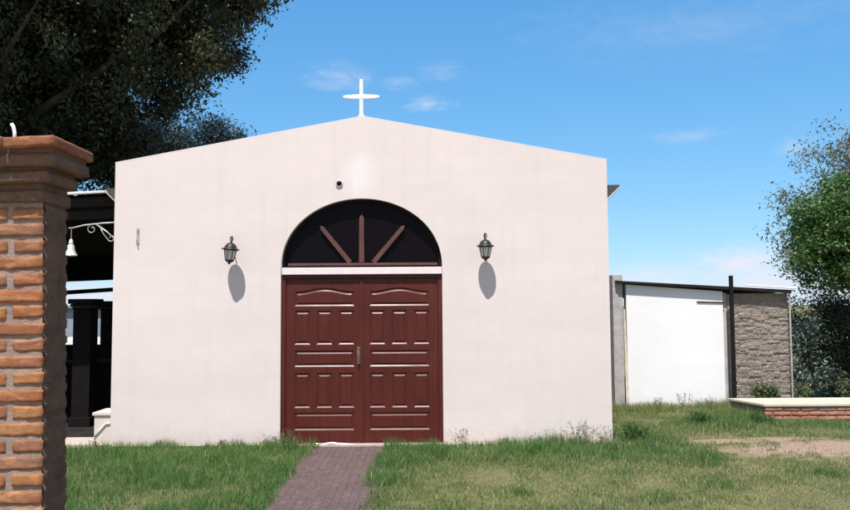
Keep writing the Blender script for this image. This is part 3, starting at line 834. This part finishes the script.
mb = MB(); mb.add([(3.545,13.93,-.03),(3.60,13.93,-.03),(3.60,13.97,-.03),(3.545,13.97,-.03),(3.545,13.98,1.72),(3.568,13.98,1.72),(3.568,14.0,1.72),(3.545,14.0,1.72)],
                  [(0,3,2,1),(4,5,6,7),(0,1,5,4),(1,2,6,5),(2,3,7,6),(3,0,4,7)])
tag(mb.build('plank', M['wood_grey']), 'weathered tapering plank leaning beside the bright white wall', 'plank')

# raised platform
t = thing('platform', 'low brick platform with cream concrete top on the right', 'platform', (0, 0, 0))
mb = MB(); mort = MB(); xa = 5.27; xb_ = 5.02
def quadprism(mb, p, z0, z1):
    n = len(p); mb.add([(x, y, z0) for x, y in p] + [(x, y, z1) for x, y in p], [tuple(range(n))[::-1], tuple(range(n, 2*n))] + [(i, (i+1) % n, n + (i+1) % n, n + i) for i in range(n)])
quadprism(mort, [(xa + .012, 12.275), (13.0, 12.275), (13.0, 13.03), (xb_ + .012, 13.03)], -.05, .205)
for r_ in range(3):
    zz = -.005 + r_ * .072; x = xa - (r_ % 2) * .14
    while x < 13:
        mb.lump(max(x, xa), x + .265, 12.26, 12.38, zz, zz + .056, .005, .03); x += .28
mb.build('brick_edge', M['brick_red'], t, smooth='all', fix=False); mort.build('fill', M['mortar'], t)
mb = MB(); quadprism(mb, [(xa - .02, 12.24), (13.0, 12.24), (13.0, 13.06), (xb_ - .02, 13.06)], .2065, .246); mb.build('top_slab', M['slab'], t, bevel=.008)

# ------------------------------------------------------------------ vegetation
def leaves(centers, n, size, cols, seed, spread=.3, up=.35, aspect=.45, wts=None, droop=0.):
    r = np.random.default_rng(seed)
    idx = r.choice(len(centers), n, p=wts) if wts is not None else r.integers(0, len(centers), n)
    P = centers[idx] + r.normal(0, spread, (n, 3)) * np.array([1, 1, .8])
    d = r.normal(0, 1, (n, 3)); d[:, 2] -= droop; d /= np.linalg.norm(d, axis=1)[:, None]
    nr = r.normal(0, 1, (n, 3)); nr[:, 2] = np.abs(nr[:, 2]) + up
    s = np.cross(d, nr); s /= np.linalg.norm(s, axis=1)[:, None] + 1e-6
    nn = np.cross(s, d)
    L = (size * r.uniform(.6, 1.35, n))[:, None]; Wd = L * aspect
    a = P; t_ = P + d * L
    l = P + d * L * .45 + s * Wd * .5 + nn * L * .08; q = P + d * L * .45 - s * Wd * .5 + nn * L * .08
    V = np.stack([a, l, t_, q], 1).reshape(-1, 3)
    i = np.arange(n) * 4
    F = np.concatenate([np.stack([i, i + 1, i + 2], 1), np.stack([i, i + 2, i + 3], 1)])
    cols = np.array(cols); k = np.clip(r.random(len(centers))[idx] ** 1.4 * .7 + r.random(n) * .3, 0, .999) * (len(cols) - 1); k0 = k.astype(int); fr = (k - k0)[:, None]
    c = cols[k0] * (1 - fr) + cols[np.minimum(k0 + 1, len(cols) - 1)] * fr
    c = c * r.uniform(.75, 1.25, (n, 1))
    return V, F, np.repeat(c, 4, 0)
def clumps(lobes, n, seed, power=.45):
    r = np.random.default_rng(seed); out = []
    vol = np.array([l[3] * l[4] * l[5] for l in lobes]); vol = vol ** .8 / (vol ** .8).sum()
    for k in r.choice(len(lobes), n, p=vol):
        cx, cy, cz, rx, ry, rz = lobes[k]
        d = r.normal(0, 1, 3); d /= np.linalg.norm(d)
        out.append(np.array([cx, cy, cz]) + d * np.array([rx, ry, rz]) * r.random() ** power)
    return np.array(out)
def tree(name, label, cat, base, lobes, nc, nl, size, cols, seed, mt, trunk_r, spread=.3, extra=None, power=.45, group=None, droop=0., aspect=.45, up=.35, core=0):
    t = thing(name, label, cat, base, 0, group)
    C = clumps(lobes, nc, seed, power)
    if extra is not None: C = np.concatenate([C, np.array(extra)])
    V, F, c = leaves(C, nl, size, cols, seed, spread, up, aspect, droop=droop)
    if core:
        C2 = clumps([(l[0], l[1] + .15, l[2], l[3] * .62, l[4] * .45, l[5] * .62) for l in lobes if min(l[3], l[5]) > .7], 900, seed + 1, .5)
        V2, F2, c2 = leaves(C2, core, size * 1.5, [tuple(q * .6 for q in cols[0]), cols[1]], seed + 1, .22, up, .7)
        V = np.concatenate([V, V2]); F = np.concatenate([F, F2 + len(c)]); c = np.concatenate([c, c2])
    npmesh('crown', V - np.array(base), [F], mt, t, c)
    mb = MB(); r = random.Random(seed)
    cz = sum(l[2] for l in lobes) / len(lobes)
    top = Vector((base[0] + .2, base[1], base[2] + (cz - base[2]) * .55))
    B = Vector(base)
    pts = [B + (top - B) * f + Vector((r.uniform(-1, 1), r.uniform(-1, 1), 0)) * trunk_r * .4 for f in (0, .25, .5, .75, 1)]
    mb.tube([q - B for q in pts], [trunk_r * k for k in (1.35, 1.0, .9, .82, .75)], 12)
    for q in C[::max(1, len(C) // 46)]:
        q = Vector(q); st = B + (top - B) * r.uniform(.6, 1)
        m1 = st.lerp(q, .35) + Vector((r.uniform(-.2, .2), r.uniform(-.2, .2), .25)) * (q - st).length * .3
        m2 = st.lerp(q, .7) + Vector((r.uniform(-.2, .2), r.uniform(-.2, .2), .15)) * (q - st).length * .3
        k = min(1, (q - st).length / 3)
        mb.tube([st - B, m1 - B, m2 - B, q - B], [trunk_r * .38 * k + .01, trunk_r * .22 * k + .008, trunk_r * .12 * k + .005, .004], 6)
    mb.build('trunk', M['bark'], t, smooth='all')
    return t

# big dark tree, upper left
lob = [(-6.6, 13.2, 6.6, 2.9, 2.2, 2.2), (-4.7, 13.4, 7.2, 1.75, 1.7, 1.5), (-3.9, 13.6, 6.4, .75, .9, .62), (-3.5, 13.4, 7.6, 1.1, 1.2, .75), (-4.3, 13.6, 5.65, .55, .9, .5),
       (-7.5, 13.0, 4.9, 2.0, 1.8, 1.1), (-5.6, 13.3, 4.9, 1.0, 1.2, .8), (-5.9, 14.2, 4.45, 1.5, 1.5, .7),
       (-6.8, 12.4, 9.2, 3.2, 2.4, 1.8), (-7.4, 11.0, 8.6, 2.4, 1.8, 1.2), (-9.6, 13, 6.6, 2.6, 2.4, 2.6), (-3.9, 13.0, 7.0, .6, .6, .4), (-3.35, 13.1, 6.75, .35, .5, .3), (-3.6, 13.2, 6.1, .35, .5, .25)]
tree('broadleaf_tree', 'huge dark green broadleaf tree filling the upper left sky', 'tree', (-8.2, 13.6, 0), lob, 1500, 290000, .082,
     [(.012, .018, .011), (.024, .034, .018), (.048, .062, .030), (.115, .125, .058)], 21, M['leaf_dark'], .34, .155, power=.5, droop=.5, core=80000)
# bluish evergreen behind the chapel roof
lob = [(-6.2, 20.5, 5.4, 1.9, 1.3, 1.5), (-5.4, 20.5, 6.2, .8, .8, .55), (-4.95, 20.4, 6.0, .5, .6, .28), (-5.6, 20.6, 4.2, 1.8, 1.4, 1.4), (-7.5, 20.5, 6.2, 1.5, 1.3, 1.5)]
tree('evergreen_tree', 'bluish dark evergreen tree showing low over the left side of the chapel gable', 'tree', (-6.3, 20.5, 0), lob, 420, 60000, .10,
     [(.016, .030, .034), (.028, .046, .048), (.045, .068, .066)], 22, M['leaf_dark'], .2, .17, power=.5, droop=.2, aspect=.3)
# right: loose tree behind, dense green tree, shrubs
lob = [(9.5, 17, 4.9, 1.25, 1.2, 1.15), (9.0, 17, 3.9, 1.2, 1.2, .8), (8.25, 17, 3.1, .7, .8, .9), (10.6, 17, 4.2, 1.6, 1.5, 1.8)]
tree('loose_tree', 'tall loose tree with sparse greyish leaves behind the dense green crown', 'tree', (9.7, 17.2, 0), lob, 300, 24000, .075,
     [(.12, .12, .085), (.09, .10, .05), (.20, .15, .125)], 31, M['leaf'], .11, .17, power=.6)
lob = [(7.95, 14.6, 3.45, .95, .9, .7), (7.75, 14.5, 2.75, .85, .8, .8), (8.9, 14.6, 3.0, 1.1, 1.0, 1.15), (8.1, 14.5, 3.15, 1.05, .95, .95)]
tree('round_tree', 'dense bright green round crowned tree at the right edge', 'tree', (8.6, 14.8, 0), lob, 420, 62000, .068,
     [(.045, .090, .026), (.078, .148, .040), (.125, .205, .062)], 32, M['leaf'], .09, .115, power=.35, aspect=.6)
lob = [(7.6, 15.4, 1.0, .75, .6, 1.0), (8.5, 15.3, .9, .9, .7, 1.1), (9.6, 15.3, .9, 1.0, .7, 1.0), (8.3, 15.6, 1.6, .6, .5, .6)]
tree('dark_shrub', 'dark tangled shrub under the trees beside the adobe wall', 'shrub', (8.2, 15.4, 0), lob, 260, 34000, .062,
     [(.022, .034, .020), (.040, .058, .032), (.085, .10, .065)], 33, M['leaf_dark'], .05, .15)
lob = [(7.1, 14.75, 1.25, .32, .25, .65), (7.25, 14.8, .5, .4, .3, .4)]
tree('pale_shrub', 'thin pale blue green shrub right against the end of the adobe wall', 'shrub', (7.15, 14.8, 0), lob, 40, 1700, .08,
     [(.10, .15, .12), (.16, .20, .17), (.07, .10, .06)], 34, M['leaf'], .02, .12)
k = 0
for (x, y, h, lb) in ((6.0, 13.55 + 1.0, .0, ''),): pass
for (x, z, s, lb) in ((6.05, .35, .28, 'low olive bush at the foot of the adobe wall beside the black post'), (6.75, .32, .27, 'low grey green bush at the right end of the adobe wall'),
                      (7.9, .42, .34, 'pale low bush in front of the dark shrub behind the platform'), (8.9, .3, .3, 'low bush behind the platform at the far right')):
    tree('low_bush', lb, 'bush', (x, 14.55 if x > 6.5 else 14.42, 0) if False else (x, 14.42 if x > 6.55 else 13.98, .0), [(x, 14.42 if x > 6.55 else 13.98, z * .62, s, .07 if x < 6.55 else .16, s * .5)], 26, 1100, .06,
         [(.06, .085, .035), (.10, .13, .06), (.16, .17, .10)], 40 + k, M['leaf'], .012, .06, group='bushes behind the platform'); k += 1

# ---- grass
def blades(x, y, h, wd, cols, seed, bend=.5, basez=0.):
    r = np.random.default_rng(seed); n = len(x)
    a = r.uniform(0, 2 * np.pi, n); lean = np.abs(r.normal(0, .33, n)) * bend * 2
    dx, dy = np.cos(a), np.sin(a); b = r.uniform(0, 2 * np.pi, n); sx, sy = np.cos(b) * wd * .5, np.sin(b) * wd * .5
    z0 = basez if not np.isscalar(basez) else np.full(n, basez)
    P0 = np.stack([x, y, z0 - .01], 1); S = np.stack([sx, sy, np.zeros(n)], 1)
    P1 = P0 + np.stack([dx * lean * h * .28, dy * lean * h * .28, h * .55], 1)
    P2 = P0 + np.stack([dx * lean * h, dy * lean * h, h * (1 - .28 * np.clip(lean, 0, 1.6))], 1)
    V = np.stack([P0 - S, P0 + S, P1 + S * .8, P1 - S * .8, P2], 1).reshape(-1, 3)
    i = np.arange(n) * 5
    Q = np.stack([i, i + 1, i + 2, i + 3], 1); T = np.stack([i + 3, i + 2, i + 4], 1)
    return V, Q, T, np.repeat(cols, 5, 0)
def vn(x, y, s, seed):   # smooth value noise
    r = np.random.default_rng(seed); G = r.random((128, 128))
    u, v = x / s + 40.3, y / s + 17.7
    i, j = np.floor(u).astype(int), np.floor(v).astype(int); f, g_ = u - i, v - j
    f = f * f * (3 - 2 * f); g_ = g_ * g_ * (3 - 2 * g_)
    q = lambda a, b_: G[a % 128, b_ % 128]
    return (q(i, j) * (1 - f) + q(i + 1, j) * f) * (1 - g_) + (q(i, j + 1) * (1 - f) + q(i + 1, j + 1) * f) * g_
GREEN = np.array([.056, .132, .034]); GREEN2 = np.array([.108, .205, .058]); OLIVE = np.array([.160, .195, .072]); STRAW = np.array([.40, .34, .20]); DEEP = np.array([.022, .062, .018])
def ground_z(x, y):
    fl = np.clip((np.hypot(np.clip(x, -5, 2.6) - x, np.clip(y, 10.2, 18.5) - y)) / .6, 0, 1) * np.clip(np.abs(x + .96) - .5, 0, 1)
    return surf_z(x, y) * fl - .012
def patch(name, x, y, h, wid, lush, seed, bend=.5, straw=.08):
    r = np.random.default_rng(seed + 100); n = len(x)
    m_ = r.random(n)[:, None]
    lu = np.clip(lush + r.normal(0, .16, n), 0, 1)[:, None]
    c = OLIVE * (1 - lu) + (GREEN * (1 - m_) + GREEN2 * m_) * lu
    dry = np.clip((vn(x, y, .42, seed + 7) - .58) * 4, 0, 1)
    st = (r.random(n) < straw * (1.6 - lush) * (.6 + 1.6 * dry))[:, None]
    h = h * (1 - .35 * dry)
    c = np.where(st, STRAW * r.uniform(.6, 1.1, (n, 1)), c) * r.uniform(.7, 1.3, (n, 1))
    V, Q, T, C = blades(x, y, h, wid, c, seed, bend, ground_z(x, y))
    o = npmesh(name, V, [Q, T], M['grass'], None, C); tag(o, kind='stuff'); return o
# left lawn: long, deep green
n = 95000
x = rng.uniform(-7.5, -1.36, n); y = rng.uniform(5.2, 10.28, n)
edge = -1.44 + .16 * (vn(x, y, .35, 1) - .5) + np.clip((y - 9.2) / 1.0, 0, 1) ** 1.5 * .12
wallside = (x < -1.9) | (y < 10.16)
k = (x < edge) & wallside & ~((x < -4.12) & (y > 10.2)); x, y = x[k], y[k]
cl = vn(x, y, .16, 2) ** 1.5; cl2 = vn(x, y, .6, 3)
h = (.04 + .12 * cl + .05 * cl2 + .10 * np.clip(1 - np.hypot((x + 1.75) / .5, (y - 9.95) / .35), 0, 1)) * rng.uniform(.5, 1.3, len(x))
patch('grass', x, y, h, rng.uniform(.004, .0075, len(x)), .66 + .6 * (cl2 - .4), 51, .85, .05)
# right lawn
n = 190000
x = rng.uniform(-.62, 8.5, n); y = rng.uniform(5.2, 10.30, n)
x = np.concatenate([x, rng.uniform(2.44, 9.5, 90000)]); y = np.concatenate([y, rng.uniform(10.3, 13.95, 90000)])
lx = -.56 - .05 * np.clip(9.2 - y, 0, 1) + .2 * (vn(x, y, .4, 4) - .5)
sandd = np.minimum(np.hypot((x - 5.2) * .34, (y - 9.85) * .9), np.hypot((x - 4.1) * .40, (y - 10.5) * 3.2)) + vn(x, y, .25, 9) * .42
keep = (x > lx) & ~((y > 10.12) & (x < 1.0)) & ~((x < 2.45) & (y > 10.285)) & ~((x > 5.27 - (y - 12.25) * .31) & (y > 12.22) & (y < 13.08))
keep &= (sandd > .74 + .25 * (vn(x, y, .12, 15) - .5)) | (rng.random(len(x)) < .05 + .6 * (vn(x, y, .16, 12) > .74))
keep &= rng.random(len(x)) < np.clip(.35 + 1.0 * vn(x, y, .13, 10) + (sandd > 1.2) * .2, .3, 1)
x, y, lx = x[keep], y[keep], lx[keep]
cl = vn(x, y, .22, 5); cl2 = vn(x, y, .8, 6)
near_wall = np.clip((y - 8.55 - .7 * (vn(x, y, .5, 8) - .5)) / .7, 0, 1) * (y < 10.31) * (x < 3.4)
pathside = np.clip(1 - (x - lx) / .35, 0, 1) * (y < 10.3)
clump = np.exp(-(((x - 4.55) / .75) ** 2 + ((y - 11.9) / .75) ** 2) * 1.1) + np.exp(-(((x - 2.85) / .5) ** 2 + ((y - 10.6) / .8) ** 2) * 1.1) + .6*np.exp(-(((x - 6.2) / 1.6) ** 2 + ((y - 11.7) / .4) ** 2) * 1.1)
for (tx, ty, tr) in ((1.45, 7.1, .28), (-.42, 8.2, .22), (.9, 7.6, .12), (2.9, 7.9, .15), (4.2, 8.4, .16), (.2, 7.0, .12), (3.4, 9.3, .2), (2.2, 7.4, .12)):
    clump = clump + .75 * np.exp(-((x - tx) ** 2 + (y - ty) ** 2) / tr ** 2)
dark = np.clip(near_wall + pathside * .7 + clump, 0, 1)
lush = .18 + .32 * (cl2 - .3) + .75 * dark
h = (.032 + .038 * cl + .085 * dark * (.5 + cl) + .10 * (y > 13.2) * np.clip((y - 13.2) / .4, 0, 1) + .13 * np.clip(1 - np.hypot((x - 5.0) / .35, (y - 12.7) / .8), 0, 1) ** .5) * rng.uniform(.5, 1.35, len(x))
patch('grass', x, y, h, rng.uniform(.004, .0075, len(x)), np.clip(lush, 0, 1), 52, .8, .16)

# weeds: each clump a plant of its own
def weed(x, y, h, n, label, seed, seedy=True, w_=.12):
    t = thing('weed', label, 'weed', (x, y, 0), 0, 'weeds along the foot of the walls')
    w_ = w_ * min(1, n / 14)
    r = random.Random(seed); mb = MB(); L = []
    for k in range(n):
        a = r.uniform(0, 2 * math.pi); ln = r.uniform(.05, .55) * h; hh = h * r.uniform(.45, 1)
        bx, by = r.uniform(-w_, w_), r.uniform(-w_ * .35, w_ * .35)
        pts = [Vector((bx + math.cos(a) * ln * f * f, by + math.sin(a) * ln * f * f * .6, hh * f)) for f in (0, .35, .7, 1)]
        mb.tube(pts, [.0024, .0021, .0017, .0012], 4, cap=False)
        for f in (.2, .35, .5, .62, .75, .88, 1.0):
            for q in range(2):
                L.append(pts[0].lerp(pts[3], f) + Vector((r.uniform(-.012, .012), r.uniform(-.012, .012), 0)))
    mb.build('stalks', M['stalk'], t)
    V, F, c = leaves(np.array([v[:] for v in L]), n * (12 if seedy else 26), .034 if seedy else .042, [(.07, .10, .04), (.12, .13, .07), (.22, .18, .13)] if seedy else [(.04, .10, .025), (.08, .16, .04)], seed, .010, .2, .3)
    npmesh('leaves', V, [F], M['grass'], t, c)
M['stalk'] = simple('stalk', (.16, .17, .08), .8, 0, .3, 20, 0)
W_ = [(-1.72, 10.08, .26, 20, 'tallest weeds at the left foot of the doorway'), (-1.98, 10.14, .17, 10, 'weeds with seed heads just left of the doorway'),
      (-2.6, 10.18, .11, 8, 'short weeds at the wall foot below the left lantern'), (-3.45, 10.2, .09, 7, 'small weeds at the far left of the facade foot'), (-4.25, 10.22, .10, 9, 'dry weeds on the pavement edge in front of the plastered block'),
      (.45, 10.08, .24, 12, 'thin stalks just right of the doorway'), (1.0, 10.1, .12, 6, 'small weed in the middle of the right facade foot'), (1.38, 10.12, .15, 7, 'small leaning weed right of the middle of the facade foot'),
      (1.66, 10.12, .22, 13, 'upright weeds nearing the right corner of the chapel'), (1.98, 10.08, .36, 26, 'tallest weeds at the right corner of the chapel'), (2.32, 10.0, .27, 22, 'bushy weeds right at the chapel corner')]
for i_, (x, y, h, n, lb) in enumerate(W_): weed(x, y, h, n, lb, 70 + i_)
weed(2.75, 10.45, .26, 26, 'leafy green weeds on the lawn just past the chapel corner', 90, False, .15)
weed(4.1, 11.9, .20, 30, 'broad leafy weeds in the middle of the right lawn', 91, False, .14)
weed(5.0, 11.75, .18, 24, 'leafy weeds at the near corner of the brick platform', 92, False, .14)
weed(5.55, 13.3, .42, 10, 'tall thin stalks standing by the black post', 93, True, .2)
weed(4.05, 13.8, .2, 10, 'leftmost dry stalks at the foot of the bright white wall', 94)
weed(4.5, 13.75, .26, 12, 'dry stalks at the middle of the foot of the bright white wall', 95)
weed(5.0, 13.8, .2, 10, 'dry stalks at the right end of the foot of the bright white wall', 96)
